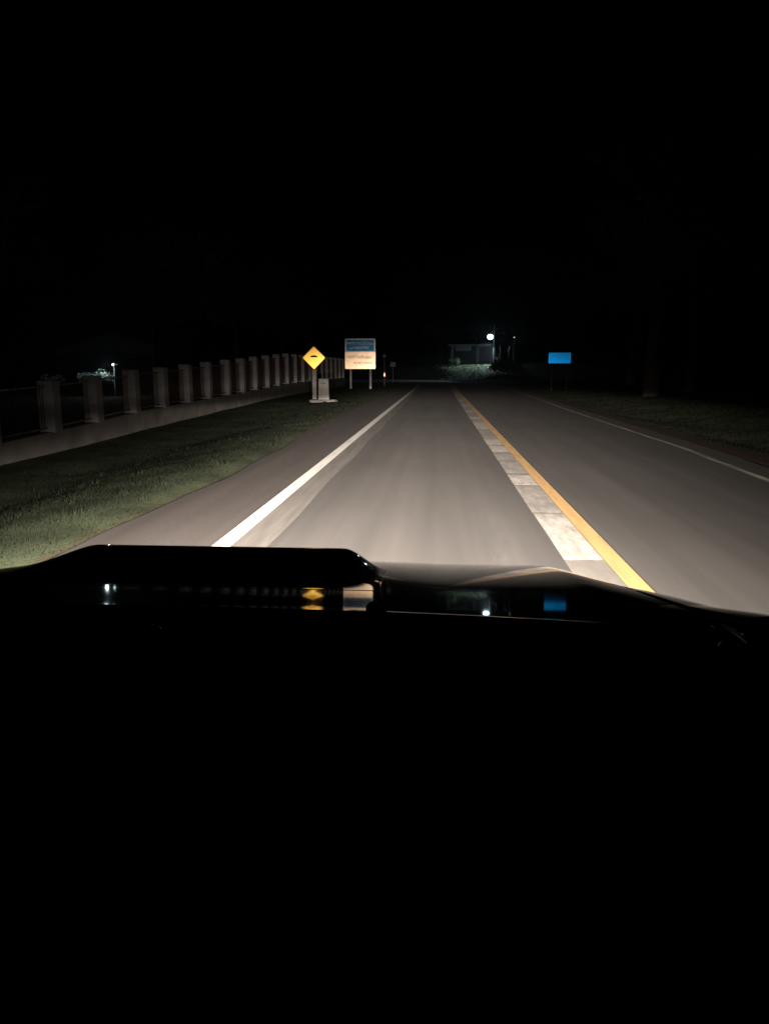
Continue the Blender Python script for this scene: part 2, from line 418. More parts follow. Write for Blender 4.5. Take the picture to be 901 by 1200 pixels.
# ------------------------------------------------------------------ signs
def retro(name, color, rough=0.325, var=0.0):
    """retro-reflective sheeting: a broad metallic lobe back toward the traffic"""
    return mat(name, color, rough, metal=1.0, noise_scale=3.0 if var else None, var=var)
M_conc = mat('grey_concrete', (0.30, 0.29, 0.275), 0.9, noise_scale=7, var=0.18, bump=0.25)
M_galv = mat('galvanised_steel', (0.34, 0.35, 0.33), 0.7, noise_scale=4, var=0.15)
M_back = mat('sign_back', (0.2, 0.2, 0.2), 0.7)
M_ryel = retro('yellow_sheeting', (1.0, 0.62, 0.12))
M_rwhite = retro('white_sheeting', (0.95, 0.68, 0.47), var=0.12)
M_rblue = retro('blue_sheeting', (0.016, 0.10, 0.19), 0.34, var=0.2)
M_rwblue = retro('white_letter_sheeting', (0.34, 0.37, 0.40), 0.36)
M_black = mat('black_print', (0.012, 0.01, 0.008), 0.8)
M_orange = mat('orange_bloom_edge', (0.75, 0.28, 0.03), 0.6)
# warning sign
zc = ground(-6.2, 39); sg = empty('warning_sign', (-6.2, 39, zc), 0.10, 'yellow diamond hump warning sign on a thick grey concrete post', 'road sign')
b = MB(); b.box((0, 0.10, 0.95), (0.21, 0.16, 2.5)); b.build('post', M_conc, sg, bevel=0.02)
def rdiamond(R, c, r0):
    pts = []
    for q in range(4):
        a0 = q * math.pi / 2
        ctr = (c[0] + (R - r0 * 1.414) * math.cos(a0), c[1] + (R - r0 * 1.414) * math.sin(a0))
        for k in range(-3, 4): pts.append((ctr[0] + r0 * math.cos(a0 + k * math.pi / 12), ctr[1] + r0 * math.sin(a0 + k * math.pi / 12)))
    return pts
zs = 2.15 - zc
b = MB(); b.prism(rdiamond(0.60, (0, zs), 0.05), -0.004, 0.006); b.build('bloom_rim', M_orange, sg)  # orange rim painted in for the bloom round the bright face
b = MB(); b.prism(rdiamond(0.555, (0, zs), 0.045), -0.009, -0.004); b.build('sign_face', M_ryel, sg)
hump = [(-0.17, 0.0), (-0.12, 0.004)] + [(0.10 * math.cos(math.pi - t * math.pi / 8), 0.006 + 0.016 * math.sin(t * math.pi / 8)) for t in range(0, 9)] + [(0.17, 0.0), (0.17, -0.075), (-0.17, -0.075)]
b = MB(); b.prism([(x, z + zs + 0.10) for x, z in hump], -0.013, -0.009); b.build('hump_symbol', M_black, sg)
for q in (0.2, -0.2):
    b = MB(); b.box((0, 0.013, zs + q), (0.5, 0.012, 0.04)); b.build('bracket', M_galv, sg)
# concrete marker block
zc = ground(-5.55, 38.2)
mk = empty('concrete_marker', (-5.66, 38.6, zc), 0.05, 'squat grey concrete block on a wide slab at the foot of the yellow sign', 'marker')
b = MB(); b.box((0, 0, 0.60), (0.54, 0.42, 1.0), taper=0.9); b.build('block', M_conc, mk, bevel=0.03)
b = MB(); b.box((0, 0, 1.12), (0.50, 0.40, 0.05)); b.build('cap', M_conc, mk, bevel=0.012)
b = MB(); b.box((-0.02, -0.215, 0.93), (0.30, 0.012, 0.03)); b.build('slot', M_black, mk)
b = MB(); b.add([(x, y, z) for z, q in ((-0.06, 1.05), (0.08, 1.0), (0.13, 0.93)) for x, y in [(( -0.70 + 0.06 * math.cos(t * 1.7)) * q if 3 < t < 9 else 0.66 * q * math.cos(t * math.pi / 6), 0.42 * q * math.sin(t * math.pi / 6)) for t in range(12)]],
          [(i + 12 * k, (i + 1) % 12 + 12 * k, (i + 1) % 12 + 12 * (k + 1), i + 12 * (k + 1)) for k in range(2) for i in range(12)] + [tuple(range(24, 36))])
b.build('base_slab', mat('dark_slab_concrete', (0.12, 0.115, 0.107), 0.9, noise_scale=6, var=0.25), mk, bevel=0.01)  # slab grey darkened against the strong beam at its foot
# information board
def glyph_line(mb, x0, x1, z, h, y0, y1, seed):
    q = random.Random(seed); x = x0
    while x < x1 - h * 0.5:
        wd = h * q.uniform(0.45, 0.75); s_ = h * 0.13; t = q.randrange(4)
        mb.box((x + s_ / 2, (y0 + y1) / 2, z + h * 0.30), (s_, y1 - y0, h * 0.6))
        if t != 1: mb.box((x + wd - s_ / 2, (y0 + y1) / 2, z + h * 0.30), (s_, y1 - y0, h * 0.6))
        if t != 2: mb.box((x + wd / 2, (y0 + y1) / 2, z + h * 0.60 + s_ * .3), (wd, y1 - y0, s_))
        if t == 1: mb.box((x + wd / 2, (y0 + y1) / 2, z + h * 0.04), (wd, y1 - y0, s_))
        if t == 2: mb.box((x + wd / 2, (y0 + y1) / 2, z + h * 0.04), (wd * .8, y1 - y0, s_))
        if q.random() < 0.35: mb.box((x + wd * .6, (y0 + y1) / 2, z + h * 0.88), (wd * 0.5, y1 - y0, s_))
        x += wd + h * q.uniform(0.10, 0.28)
ib = empty('information_board', (-6.40, 64.5, ground(-6.4, 64.5)), 0.04, 'square roadside board, blue upper band and cream lower panel on two posts', 'sign board')
gz = -ib.location.z; W2 = 1.26
for x in (-0.80, 0.84):
    b = MB(); b.box((x, 0.09, (gz + 4.0) / 2 - 0.1), (0.17, 0.12, gz + 4.0)); b.build('post', M_galv, ib, bevel=0.01)
def rrect(x0, x1, z0, z1, r0, corners=(1, 1, 1, 1)):
    pts = []
    for (cx_, cz_, a0, on) in ((x1, z1, 0, corners[1]), (x0, z1, 90, corners[0]), (x0, z0, 180, corners[3]), (x1, z0, 270, corners[2])):
        sx = -1 if cx_ == x1 else 1; sz = -1 if cz_ == z1 else 1
        if not on: pts.append((cx_, cz_)); continue
        for k in range(6):
            a_ = D2R(a0 + 18 * k); pts.append((cx_ + sx * r0 + r0 * math.cos(a_), cz_ + sz * r0 + r0 * math.sin(a_)))
    return pts
Z1, Z0, ZM = 4.10 + gz, 1.63 + gz, 3.02 + gz
b = MB(); b.prism(rrect(-W2, W2, Z0, Z1, 0.10), 0.0, 0.03); b.build('backing', M_back, ib)
b = MB(); b.prism(rrect(-W2 + .01, W2 - .01, ZM, Z1 - .01, 0.10, (1, 1, 0, 0)), -0.004, 0.0); b.build('frame_border', M_rwblue, ib)
b = MB(); b.prism(rrect(-W2 + .13, W2 - .13, ZM + .07, Z1 - .12, 0.05), -0.008, -0.004); b.build('blue_panel', M_rblue, ib)
b = MB(); b.prism(rrect(-W2 + .01, W2 - .01, Z0 + .01, ZM - .005, 0.05, (0, 0, 1, 1)), -0.005, 0.0); b.build('cream_panel', M_rwhite, ib)
b = MB(); glyph_line(b, -1.12, 1.16, ZM + .60, 0.26, -0.013, -0.008, 4); b.build('upper_lettering', M_rwblue, ib)
b = MB(); glyph_line(b, -0.85, 0.80, ZM + .24, 0.26, -0.013, -0.008, 5); b.build('lower_lettering', M_rwblue, ib)
M_lett = retro('faded_brown_letters', (0.42, 0.27, 0.17), 0.45)
b = MB(); glyph_line(b, -1.08, 0.85, ZM - .52, 0.30, -0.010, -0.005, 6); b.build('faded_lettering', M_lett, ib)
b = MB(); glyph_line(b, -0.55, 1.15, ZM - 1.00, 0.24, -0.010, -0.005, 8); b.build('faded_lettering', M_lett, ib)
# blue sign on the right
bs = empty('blue_sign', (8.39, 55, ground(8.39, 55)), -0.13, 'plain blue rectangular sign standing on the dark right verge', 'road sign')
z0 = 2.37 - bs.location.z
b = MB(); b.prism(rrect(-0.75, 0.75, z0 - 0.36, z0 + 0.36, 0.05), -0.004, 0.01); b.build('sign_face', retro('bright_blue_sheeting', (0.008, 0.27, 0.80), 0.35, var=0.06), bs)
for x in (-0.5, 0.5):
    b = MB(); b.box((x, 0.05, z0 / 2 + 0.1), (0.05, 0.05, z0 + 0.45)); b.build('post', mat('dark_post', (0.012, 0.012, 0.012), 0.8), bs)
# guide post with reflectors
gp = empty('guide_post', (-5.45, 80, ground(-5.45, 80)), 0, 'thin white guide post with two small orange reflectors beyond the board', 'guide post')
b = MB(); b.box((0, 0, 0.58), (0.12, 0.06, 1.2)); b.build('post', mat('dimmed_white', (0.07, 0.066, 0.06), 0.8, noise_scale=5), gp)  # white post coloured near-black so it stays dim at night
for z in (1.16, 0.98):
    b = MB(); b.tube([(0, -0.032, z), (0, -0.045, z)], 0.085, 14); b.build('reflector', retro('reflector', (1.0, 0.55, 0.38), 0.3), gp)
ms = empty('round_sign', (-6.70, 98, ground(-6.7, 98)), 0, 'tiny dim round sign on a slim pole right of the information board', 'road sign')
b = MB(); b.tube([(0, 0.03, -0.1), (0, 0.03, 3.4)], 0.03, 8); b.build('post', M_galv, ms)
b = MB(); b.tube([(0, 0, 3.28), (0, -0.02, 3.28)], 0.20, 20); b.build('sign_face', M_galv, ms)
ps = empty('small_board', (-5.68, 99, ground(-5.68, 99)), 0.1, 'small dim pale board on a pole left of the road end', 'sign board')
b = MB(); b.box((0, 0.03, 1.15), (0.06, 0.05, 2.4)); b.build('post', M_back, ps)
b = MB(); b.prism([(-.38, 2.0), (0.3, 1.95), (0.36, 2.5), (-0.28, 2.55)], -0.01, 0.01); b.build('panel', mat('dull_panel', (0.34, 0.32, 0.31), 0.9), ps)

# ------------------------------------------------------------------ trees
M_bark = mat('bark', (0.018, 0.014, 0.011), 0.95, noise_scale=6, var=0.4, bump=0.5, stretch=(1, 1, 0.3))
M_leaf = mat('leaves', (0.025, 0.04, 0.014), 0.85, noise_scale=0.9, var=0.4, spec=0.2)
def leaf_cloud(mb, rs, c, R, n, leaf):
    for _ in range(n):
        d = Vector((rs.gauss(0, 1), rs.gauss(0, 1), rs.gauss(0, 1))).normalized() * (rs.random() ** 0.4)
        p = Vector(c) + Vector((d.x * R[0], d.y * R[1], d.z * R[2]))
        a_ = Vector((rs.gauss(0, 1), rs.gauss(0, 1), rs.gauss(0, 1))).normalized(); b_ = a_.orthogonal().normalized(); s_ = leaf * rs.uniform(0.6, 1.3)
        mb.add([p - a_ * s_, p + b_ * s_ * 0.45, p + a_ * s_, p - b_ * s_ * 0.45], [(0, 1, 2, 3)])
def tree(name, seed, H, loc, label, group, spread=1.0, leaf=0.16, cat='tree'):
    rs = random.Random(seed); t = empty(name, loc, rs.uniform(0, 6), label, cat, group)
    tr = MB(); top = Vector((rs.uniform(-.4, .4), rs.uniform(-.4, .4), H * 0.72)); r0 = H * 0.022
    pts = [Vector((0, 0, -0.3)), Vector((0.05, 0, H * 0.2)), Vector((top.x * .4, top.y * .3, H * 0.45)), top]
    tr.tube(pts, [r0 * 1.3, r0, r0 * 0.75, r0 * 0.25], 9)
    cr = MB()
    for k in range(9):
        f = rs.uniform(0.35, 0.95); base = pts[1].lerp(top, f); an = k * 2.4 + rs.uniform(-.4, .4)
        ln_ = H * 0.24 * spread * rs.uniform(0.6, 1.2)
        end = base + Vector((math.cos(an) * ln_, math.sin(an) * ln_, H * rs.uniform(0.05, 0.22)))
        tr.tube([base, base.lerp(end, 0.5) + Vector((0, 0, 0.15)), end], [r0 * 0.45, r0 * 0.3, r0 * 0.1], 6)
        q = H * 0.10 * spread
        leaf_cloud(cr, rs, end, (q * 1.3, q * 1.3, q * 0.9), 190, leaf)
        leaf_cloud(cr, rs, base.lerp(end, 0.55), (q, q, q * .7), 90, leaf)
    leaf_cloud(cr, rs, top + Vector((0, 0, H * 0.1)), (H * .13 * spread, H * .13 * spread, H * .12), 260, leaf)
    tr.build('trunk', M_bark, t, smooth=True); cr.build('crown', M_leaf, t)
    return t
def G(x, y): return (x, y, ground(x, y))
tw = [tree('roadside_tree', 11, 8.5, G(-11.6, 33.3), 'slim tree behind the left fence, nearest to the road', 'trees behind the column fence'),
      tree('roadside_tree', 12, 10.0, G(-12.2, 47.5), 'taller tree behind the fence left of the yellow sign', 'trees behind the column fence')]
for i, (x, y, sc, rz, lb) in enumerate([(-13.5, 22, 1.0, 1, 'leafy tree behind the near end of the left fence'), (-14.5, 40, 1.1, 2, 'tree set back between the two slim trees behind the fence'),
                             (-11.5, 58, 1.0, 3, 'tree behind the fence between the yellow sign and the square board'), (-12.0, 72, 1.2, 4, 'far tree behind the last stretch of the fence')]):
    c = copy_tree(tw[i % 2]); c.location = G(x, y); c.scale = (sc,) * 3; c.rotation_euler = (0, 0, rz); c['label'] = lb
tr0 = tree('pine_tree', 21, 13, G(9.6, 36), 'tall bare-trunked tree nearest the blue sign on the right verge', 'trees on the right verge', 0.8)
tr1 = tree('broadleaf_tree', 22, 11, G(12.6, 40), 'second tall tree on the right verge, behind the bare-trunked one', 'trees on the right verge')
for i, (x, y, sc, rz, lb) in enumerate([(15.5, 27, 1.0, 1.4, 'tree closest to the camera on the right verge'), (14.0, 58, 1.1, 2.2, 'tree behind the blue sign on the right'),
                             (13.0, 78, 1.0, 3.9, 'tree on the right verge halfway to the street lamp'), (13.4, 98, 0.85, 0.7, 'dark tree right of the lit grass bank')]):
    c = copy_tree((tr0, tr1)[i % 2]); c.location = G(x, y); c.scale = (sc,) * 3; c.rotation_euler = (0, 0, rz); c['label'] = lb
tree('lamp_tree', 31, 7.5, G(12.2, 130.5), 'leafy tree faintly lit right beside the street lamp', 'trees by the street lamp', 1.1, 0.2)
tree('lamp_tree', 32, 8.5, G(7.5, 142), 'tree behind the shelter roof, crown lit by the street lamp', 'trees by the street lamp', 1.2, 0.2)
tree('lamp_tree', 33, 8.0, G(0.5, 136), 'dark tree left of the distant shelter', 'trees by the street lamp', 1.1, 0.2)
def bush(name, seed, loc, R, label, group, n=500, leaf=0.10, m=None):
    rs = random.Random(seed); t = empty(name, loc, 0, label, 'bush', group); b = MB(); st = MB()
    for k in range(6):
        an = k * 1.05; e = Vector((math.cos(an) * R * .5, math.sin(an) * R * .5, R * rs.uniform(.5, 1.0)))
        st.tube([(0, 0, -0.1), tuple(e)], [0.03, 0.01], 5)
        leaf_cloud(b, rs, e, (R * .5, R * .5, R * .42), n // 6, leaf)
    st.build('stems', M_bark, t); b.build('foliage', m or M_leaf, t); return t
bush('bush', 41, G(2.6, 124), 1.1, 'low bush at the left foot of the distant shelter', 'bushes by the shelter', leaf=.16)
bush('bush', 42, G(8.6, 112), 1.5, 'dark bush closing the right end of the lit grass bank', 'bushes by the shelter', 900, .16)
bush('bush', 43, G(9.9, 106), 1.8, 'biggest dark bush in front of the street lamp pole', 'bushes by the shelter', 900, .16)
M_lamplit = mat('lamplit_leaves', (0.17, 0.21, 0.17), 0.8, noise_scale=2, var=0.3)  # lighter leaf copy: the yard lamp's light put into the colour
bush('bush', 44, (-19.75, 45.0, 0.62), 0.75, 'pale bush lit from above right under the left yard lamp', 'bushes in the left yard', 600, .07, M_lamplit)
bush('bush', 45, (-20.9, 45.3, 0.7), 0.6, 'smaller pale bush to the left of the yard lamp', 'bushes in the left yard', 500, .07, M_lamplit)
bush('bush', 46, (-23.6, 46.4, 0.2), 0.8, 'faintest bush furthest left in the lamp lit yard', 'bushes in the left yard', 500, .07, M_lamplit)

# ------------------------------------------------------------------ distant shelter and street lamp
SZ = ground(5.5, 131)
M_wall = mat('shed_wall', (0.035, 0.035, 0.035), 0.9, noise_scale=2, var=0.2)
M_roof = mat('shed_roof', (0.2, 0.2, 0.21), 0.7, noise_scale=3, var=0.2)
M_colm = mat('shed_column', (0.20, 0.20, 0.21), 0.9, noise_scale=2)
sh = empty('roadside_shelter', (5.3, 131, SZ), 0, 'dim open roadside shelter with flat roof beside the distant street lamp', 'shelter')
b = MB(); b.box((0, 1.3, 3.12), (7.4, 4.0, 0.16)); b.box((0, -0.75, 3.10), (7.5, 0.06, 0.24)); b.build('roof', M_roof, sh)
for x in (-2.95, 1.25, 3.4):
    b = MB(); b.box((x, -0.45, 1.4), (0.42, 0.35, 3.25)); b.build('column', M_colm, sh)
b = MB(); b.box((0, 3.1, 1.4), (7.0, 0.15, 3.2)); b.build('back_wall', M_wall, sh)
b = MB(); b.box((-1.15, -0.86, 2.56), (2.55, 0.05, 0.80)); sb = b.build('name_board', mat('pale_board', (0.22, 0.24, 0.30), 0.8, noise_scale=3), sh)
b = MB(); glyph_line(b, -2.3, -0.05, 2.60, 0.24, -0.89, -0.885, 12); b.build('lettering', mat('board_letters', (0.12, 0.13, 0.17), 0.8), sb)
b = MB(); b.box((0.3, 2.4, 0.45), (4.5, 0.45, 0.12)); [b.box((x, 2.4, 0.2), (0.12, 0.4, 0.5)) for x in (-1.6, 0.3, 2.2)]; b.build('bench', M_wall, sh)
LC = emit('lamp_glow', (0.62, 0.84, 1.0), 14)
sl = empty('street_lamp', (8.55, 122, ground(8.55, 122)), 0, 'bright cool white street lamp on a pole beside the shelter', 'street lamp')
gz = ground(8.55, 122)
b = MB(); b.tube([(0, 0.15, -0.3), (0, 0.15, 8.35 - gz)], [0.13, 0.09], 10); b.build('pole', mat('dark_lamp_pole', (0.02, 0.02, 0.022), 0.7), sl)
b = MB(); b.tube([(0, 0.1, 6.6 - gz), (-0.3, 0.05, 6.78 - gz), (-0.45, 0, 6.72 - gz)], 0.035, 8); b.build('arm', M_galv, sl)
def dome(mb, c, R, n=16, m=6, sq=0.6, flip=1):
    vs = [(c[0] + R * math.cos(2 * math.pi * j / n) * math.sin(math.pi * i / (2 * m)), c[1] + R * math.sin(2 * math.pi * j / n) * math.sin(math.pi * i / (2 * m)), c[2] + flip * R * sq * math.cos(math.pi * i / (2 * m))) for i in range(1, m + 1) for j in range(n)]
    vs.append((c[0], c[1], c[2] + flip * R * sq)); t = len(vs) - 1
    fs = [(i * n + j, i * n + (j + 1) % n, (i + 1) * n + (j + 1) % n, (i + 1) * n + j) for i in range(m - 1) for j in range(n)] + [(t, (j + 1) % n, j) for j in range(n)]
    mb.add(vs, fs)
b = MB(); dome(b, (-0.61, 0.15, 6.98 - gz), 0.40, sq=0.35); b.build('housing', M_back, sl, smooth=True)
b = MB(); dome(b, (-0.61, -0.1, 6.55 - gz), 0.44, sq=0.9, flip=-1); dome(b, (-0.61, -0.1, 6.55 - gz), 0.44, sq=0.8); b.build('lamp_globe', LC, sl, smooth=True)
def point(name, loc, e, col, r_):
    l = bpy.data.lights.new(name, 'POINT'); l.energy = e; l.color = col; l.shadow_soft_size = r_
    o = bpy.data.objects.new(name, l); COL.objects.link(o); o.location = loc; return o
l = bpy.data.lights.new('street_lamp_light', 'SPOT'); l.energy = 3600; l.color = (0.70, 0.90, 1.0); l.shadow_soft_size = 0.2; l.spot_size = D2R(128); l.spot_blend = 0.5
o = bpy.data.objects.new('street_lamp_light', l); COL.objects.link(o); o.location = (7.94, 121.9, 5.75); o.rotation_euler = (D2R(-12), D2R(22), 0)
point('street_lamp_spill', (7.94, 121.2, 6.3), 110, (0.62, 0.84, 1.0), 0.5)
# white pipe frame and small tilted sign lit by the lamp
pf = empty('pipe_frame', (9.25, 124.4, ground(9.25, 124.4)), 0, 'white bent pipe frame standing under the street lamp', 'frame')
q = -ground(9.25, 124.4)
pts = [(-0.42, 0, 5.30 + q), (-0.42, 0, 3.75 + q), (-0.30, 0, 3.42 + q), (0.0, 0, 3.30 + q), (0.30, 0, 3.42 + q), (0.42, 0, 3.75 + q), (0.42, 0, 5.2 + q)]
b = MB(); b.tube(pts, 0.05, 8); b.build('bent_pipe', mat('white_paint', (0.30, 0.31, 0.32), 0.6), pf)
b = MB(); b.tube([(0, 0.12, -0.2), (0, 0.12, 3.4 + q)], 0.06, 8); b.build('post', M_back, pf)
ts = empty('tilted_sign', (11.3, 127, ground(11.3, 127)), 0, 'small slanted white panel right of the pipe frame', 'sign board')
b = MB(); b.tube([(0, 0.05, -0.2), (0, 0.05, 5.2 + q)], 0.05, 8); b.build('post', M_back, ts)
b = MB(); b.prism([(-.25, 4.3 + q), (-0.02, 4.3 + q), (0.28, 5.1 + q), (0.04, 5.15 + q)], -0.02, 0.02); b.build('panel', MATS['white_paint'], ts)
wl = empty('wall_lamp', (12.13, 127.5, ground(12.13, 127.5)), 0, 'small weak white lamp on a thin pole right of the street lamp', 'lamp')
gz2 = ground(12.13, 127.5)
b = MB(); b.tube([(0, 0.1, -0.2), (0, 0.1, 6.8 - gz2)], 0.05, 8); b.build('pole', M_back, wl)
b = MB(); dome(b, (0, 0, 6.75 - gz2), 0.12, sq=0.9, flip=-1); b.build('lamp_globe', emit('weak_lamp_glow', (0.75, 0.9, 1.0), 1.2), wl, smooth=True)
b = MB(); dome(b, (0, 0, 6.76 - gz2), 0.19, sq=0.4); b.build('housing', M_back, wl, smooth=True)
# overhead wires
uw = MB()
for k, z in enumerate((8.3, 8.0)):
    P = [(8.5 - 26 * t, 122.15 + 8 * t, z - 1.6 * (4 * t * (1 - t)) * 0.35) for t in [i / 12 for i in range(13)]]
    uw.tube(P, 0.02, 5)
o = uw.build('overhead_wire', M_black); tag(o, 'pair of thin overhead wires strung left from the lamp pole', 'wire')
# left yard lamp and the low house wall behind it
yl = empty('yard_lamp', (-19.1, 45, ground(-19.1, 45)), 0, 'small bright white yard lamp glowing beyond the left fence', 'lamp')
g3 = ground(-19.1, 45)
b = MB(); b.tube([(0, 0.12, -0.1), (0, 0.12, 1.95 - g3)], 0.035, 8); b.build('post', M_back, yl)
b = MB(); dome(b, (0, 0, 1.86 - g3), 0.062, sq=0.8, flip=-1); dome(b, (0, 0, 1.86 - g3), 0.062, sq=0.8); b.build('lamp_globe', emit('yard_glow', (0.75, 0.93, 1.0), 7), yl, smooth=True)
b = MB(); b.tube([(0, 0.1, 1.93 - g3), (0.32, -0.1, 1.86 - g3)], 0.02, 6); b.build('arm', M_back, yl)
point('yard_lamp_light', (-19.35, 44.5, 1.75), 42, (0.78, 0.95, 1.0), 0.06)
hs = empty('low_house', (-27, 64, ground(-27, 64)), 0, 'dark low house standing far behind the left yard lamp', 'house')
b = MB(); b.box((0, 2.5, 1.4), (10, 5, 3.0)); b.build('wall', M_wall, hs)
b = MB(); b.prism([(-5.6, 2.9), (5.6, 2.9), (0, 4.6)], -0.6, 5.6); b.build('roof', M_roof, hs)
b = MB(); b.box((2.2, -0.02, 1.0), (0.9, 0.05, 2.05)); b.build('door', M_bar, hs)
for x in (-2.5, 0.0):
    b = MB(); b.box((x, -0.02, 1.5), (1.2, 0.05, 1.0)); wn = b.build('window', M_black, hs)

# ------------------------------------------------------------------ the car we sit in
car = empty('car', (CARX, 1.0, 0), 0, 'black car seen from its driver seat, glossy hood with wide raised scoop', 'car')
def LC3(p): return (p[0] - CARX, p[1] - 1.0, p[2])
def car_paint():
    m = bpy.data.materials.new('black_car_paint'); m.use_nodes = True
    t = m.node_tree; N = t.nodes; L = t.links; b = N['Principled BSDF']
    b.inputs['Base Color'].default_value = (0.004, 0.004, 0.0045, 1); b.inputs['Roughness'].default_value = 0.04
    b.inputs['Specular IOR Level'].default_value = 0.36
    tc = N.new('ShaderNodeTexCoord'); n = N.new('ShaderNodeTexNoise'); n.inputs['Scale'].default_value = 260; n.inputs['Detail'].default_value = 3
    L.new(tc.outputs['Object'], n.inputs[0])
    mr = N.new('ShaderNodeMapRange'); mr.inputs[1].default_value = 0.45; mr.inputs[2].default_value = 0.75; mr.inputs[3].default_value = 0.004; mr.inputs[4].default_value = 0.012
    L.new(n.outputs[0], mr.inputs[0])
    cb = N.new('ShaderNodeCombineColor')
    for k in range(3): L.new(mr.outputs[0], cb.inputs[k])
    L.new(cb.outputs[0], b.inputs['Base Color'])
    return m
M_car = car_paint()
M_trim = mat('black_plastic', (0.008, 0.008, 0.009), 0.55, noise_scale=90, var=0.3, bump=0.1)
M_gloss = mat('gloss_black_trim', (0.006, 0.006, 0.007), 0.12)
M_dash = mat('dashboard_vinyl', (0.006, 0.006, 0.006), 0.75, noise_scale=160, var=0.3, bump=0.3)
M_tyre = mat('tyre_rubber', (0.015, 0.015, 0.015), 0.85); M_chrome = mat('chrome', (0.6, 0.6, 0.62), 0.15, metal=1.0)
# hood slope angle (degrees) along its length, for three lines across the hood
YR = 1.13                                    # rear edge on the car's centre line is a little ahead of this
A_S = ([1.0, 1.165, 1.20, 1.235, 1.28, 1.33, 1.40, 1.45, 2.20, 2.30, 2.42], [8.3, 8.25, 7.5, 7.3, 7.6, 7.8, 7.8, 7.8, 14.0, 17, 40])
A_M = ([1.0, 1.15, 1.21, 1.355, 1.43, 1.50, 2.20, 2.30, 2.42], [7.4, 7.65, 8.05, 8.0, 8.4, 8.8, 13.7, 17, 40])
A_R = ([1.0, 1.15, 1.21, 1.355, 1.43, 1.50, 2.20, 2.30, 2.42], [7.4, 7.65, 8.05, 8.0, 8.4, 8.8, 13.7, 17, 40])
YG = np.linspace(0.95, 2.42, 295)
def integ(A):
    s_ = np.tan(np.radians(np.interp(YG, *A))); z = np.concatenate([[0], -np.cumsum((s_[1:] + s_[:-1]) / 2 * np.diff(YG))])
    i0 = np.interp(1.15, YG, z); return z - i0 + 1.1795
ZS, ZM_, ZR = integ(A_S), integ(A_M), integ(A_R)
def rear(X): return 1.155 - 0.13 * (abs(X - CARX) / 0.9) ** 2
def zb(X, Y):
    zs, zm, zr = (float(np.interp(Y, YG, q)) for q in (ZS, ZM_, ZR))
    if X < -0.13: z = zs
    elif X < 0.03: z = zs + (zm - zs) * ss((X + 0.13) / 0.16)
    else: z = zm + (zr - zm) * ss((X - 0.06) / 0.09)
    a_ = abs(X - CARX)
    lipd = 0.016 - (Y - rear(X))
    if -0.14 < X < 0.30 and lipd > 0: z += 0.075 * lipd * ss((X + 0.14) / 0.03) * (1 - ss((X - 0.2) / 0.1))
    if X < CARX:
        z -= lerp([0.95, 1.2, 1.57, 2.1, 2.42], [0.0, 0.012, 0.075, 0.21, 0.24], Y) * ss((a_ - 0.50) / 0.42)
    else:
        z -= lerp([0.95, 1.2, 1.57, 2.0, 2.42], [0.0, 0.012, 0.025, 0.062, 0.10], Y) * ss((a_ - 0.72) / 0.18)
        z += lerp([0.75, 0.95, 1.21, 1.55, 1.85], [0.06, 0.042, 0.020, 0.005, 0.0], Y) * ss((X - 0.27) / 0.16)
    if a_ > 0.86: z -= 0.12 * ((a_ - 0.86) / 0.08) ** 2.4
    return z
def front(X): return 2.42 - 0.20 * (abs(X - CARX) / 0.9) ** 2.5
def sheet(name, x0, x1, nx_, ny, mt, zoff=0.0, lip=0.02):
    vs = []; fs = []
    rows = ny + 3
    for i in range(nx_ + 1):
        X = x0 + (x1 - x0) * i / nx_; r_, f_ = rear(X), front(X)
        vs.append(LC3((X, r_ + 0.003, zb(X, r_) - lip)))
        vs.append(LC3((X, r_, zb(X, r_) - 0.004)))
        for j in range(ny + 1):
            Y = r_ + 0.003 + (f_ - r_ - 0.003) * j / ny
            vs.append(LC3((X, Y, zb(X, Y) + zoff)))
    for i in range(nx_):
        for j in range(rows - 1):
            a0 = i * rows + j; fs.append((a0, a0 + rows, a0 + rows + 1, a0 + 1))
    b = MB(); b.add(vs, fs); return b.build(name, mt, car, smooth=True)
hood = sheet('hood', CARX - 0.797, CARX + 0.797, 150, 260, M_car)
# hood scoop
SX0, SX1 = -0.95, -0.112
A_T = ([1.36, 1.40, 1.44, 1.52, 1.62, 1.70, 1.735, 1.752, 1.765], [7.8, 5.4, 2.6, -0.4, -0.6, 1.5, 6.0, 12.0, 35])
YT = np.linspace(1.36, 1.765, 120)
st_ = np.tan(np.radians(np.interp(YT, *A_T))); ZT = np.concatenate([[0], -np.cumsum((st_[1:] + st_[:-1]) / 2 * np.diff(YT))])
def zscoop(X, Y):
    h = float(np.interp(1.36, YG, ZS)) + float(np.interp(Y, YT, ZT))
    wgt = ss((X - SX0) / 0.15) * (1 - ss((X - (SX1 - 0.105)) / 0.105))
    base = zb(X, Y); return base + (h - base) * wgt
b = MB(); vs = []; nX, nY = 120, 110
for i in range(nX + 1):
    X = SX0 + (SX1 - SX0) * i / nX
    yf = 1.765 - 0.05 * abs((X - (SX0 + SX1) / 2) / ((SX1 - SX0) / 2)) ** 5
    for j in range(nY + 1):
        Y = 1.36 + (yf - 1.36) * j / nY
        vs.append(LC3((X, Y, zscoop(X, Y) + 0.0008)))
    vs.append(LC3((X, yf - 0.01, zb(X, yf) - 0.002)))
n = nY + 2
b.add(vs, [(i * n + j, (i + 1) * n + j, (i + 1) * n + j + 1, i * n + j + 1) for i in range(nX) for j in range(n - 1)])
b.build('hood_scoop', M_car, car, smooth=True)
b = MB()
for k in range(3): b.box(LC3(((SX0 + SX1) / 2, 1.757, zb(-.45, 1.757) + 0.012 + 0.012 * k)), (0.52, 0.006, 0.004))
b.build('scoop_grille', M_trim, car)
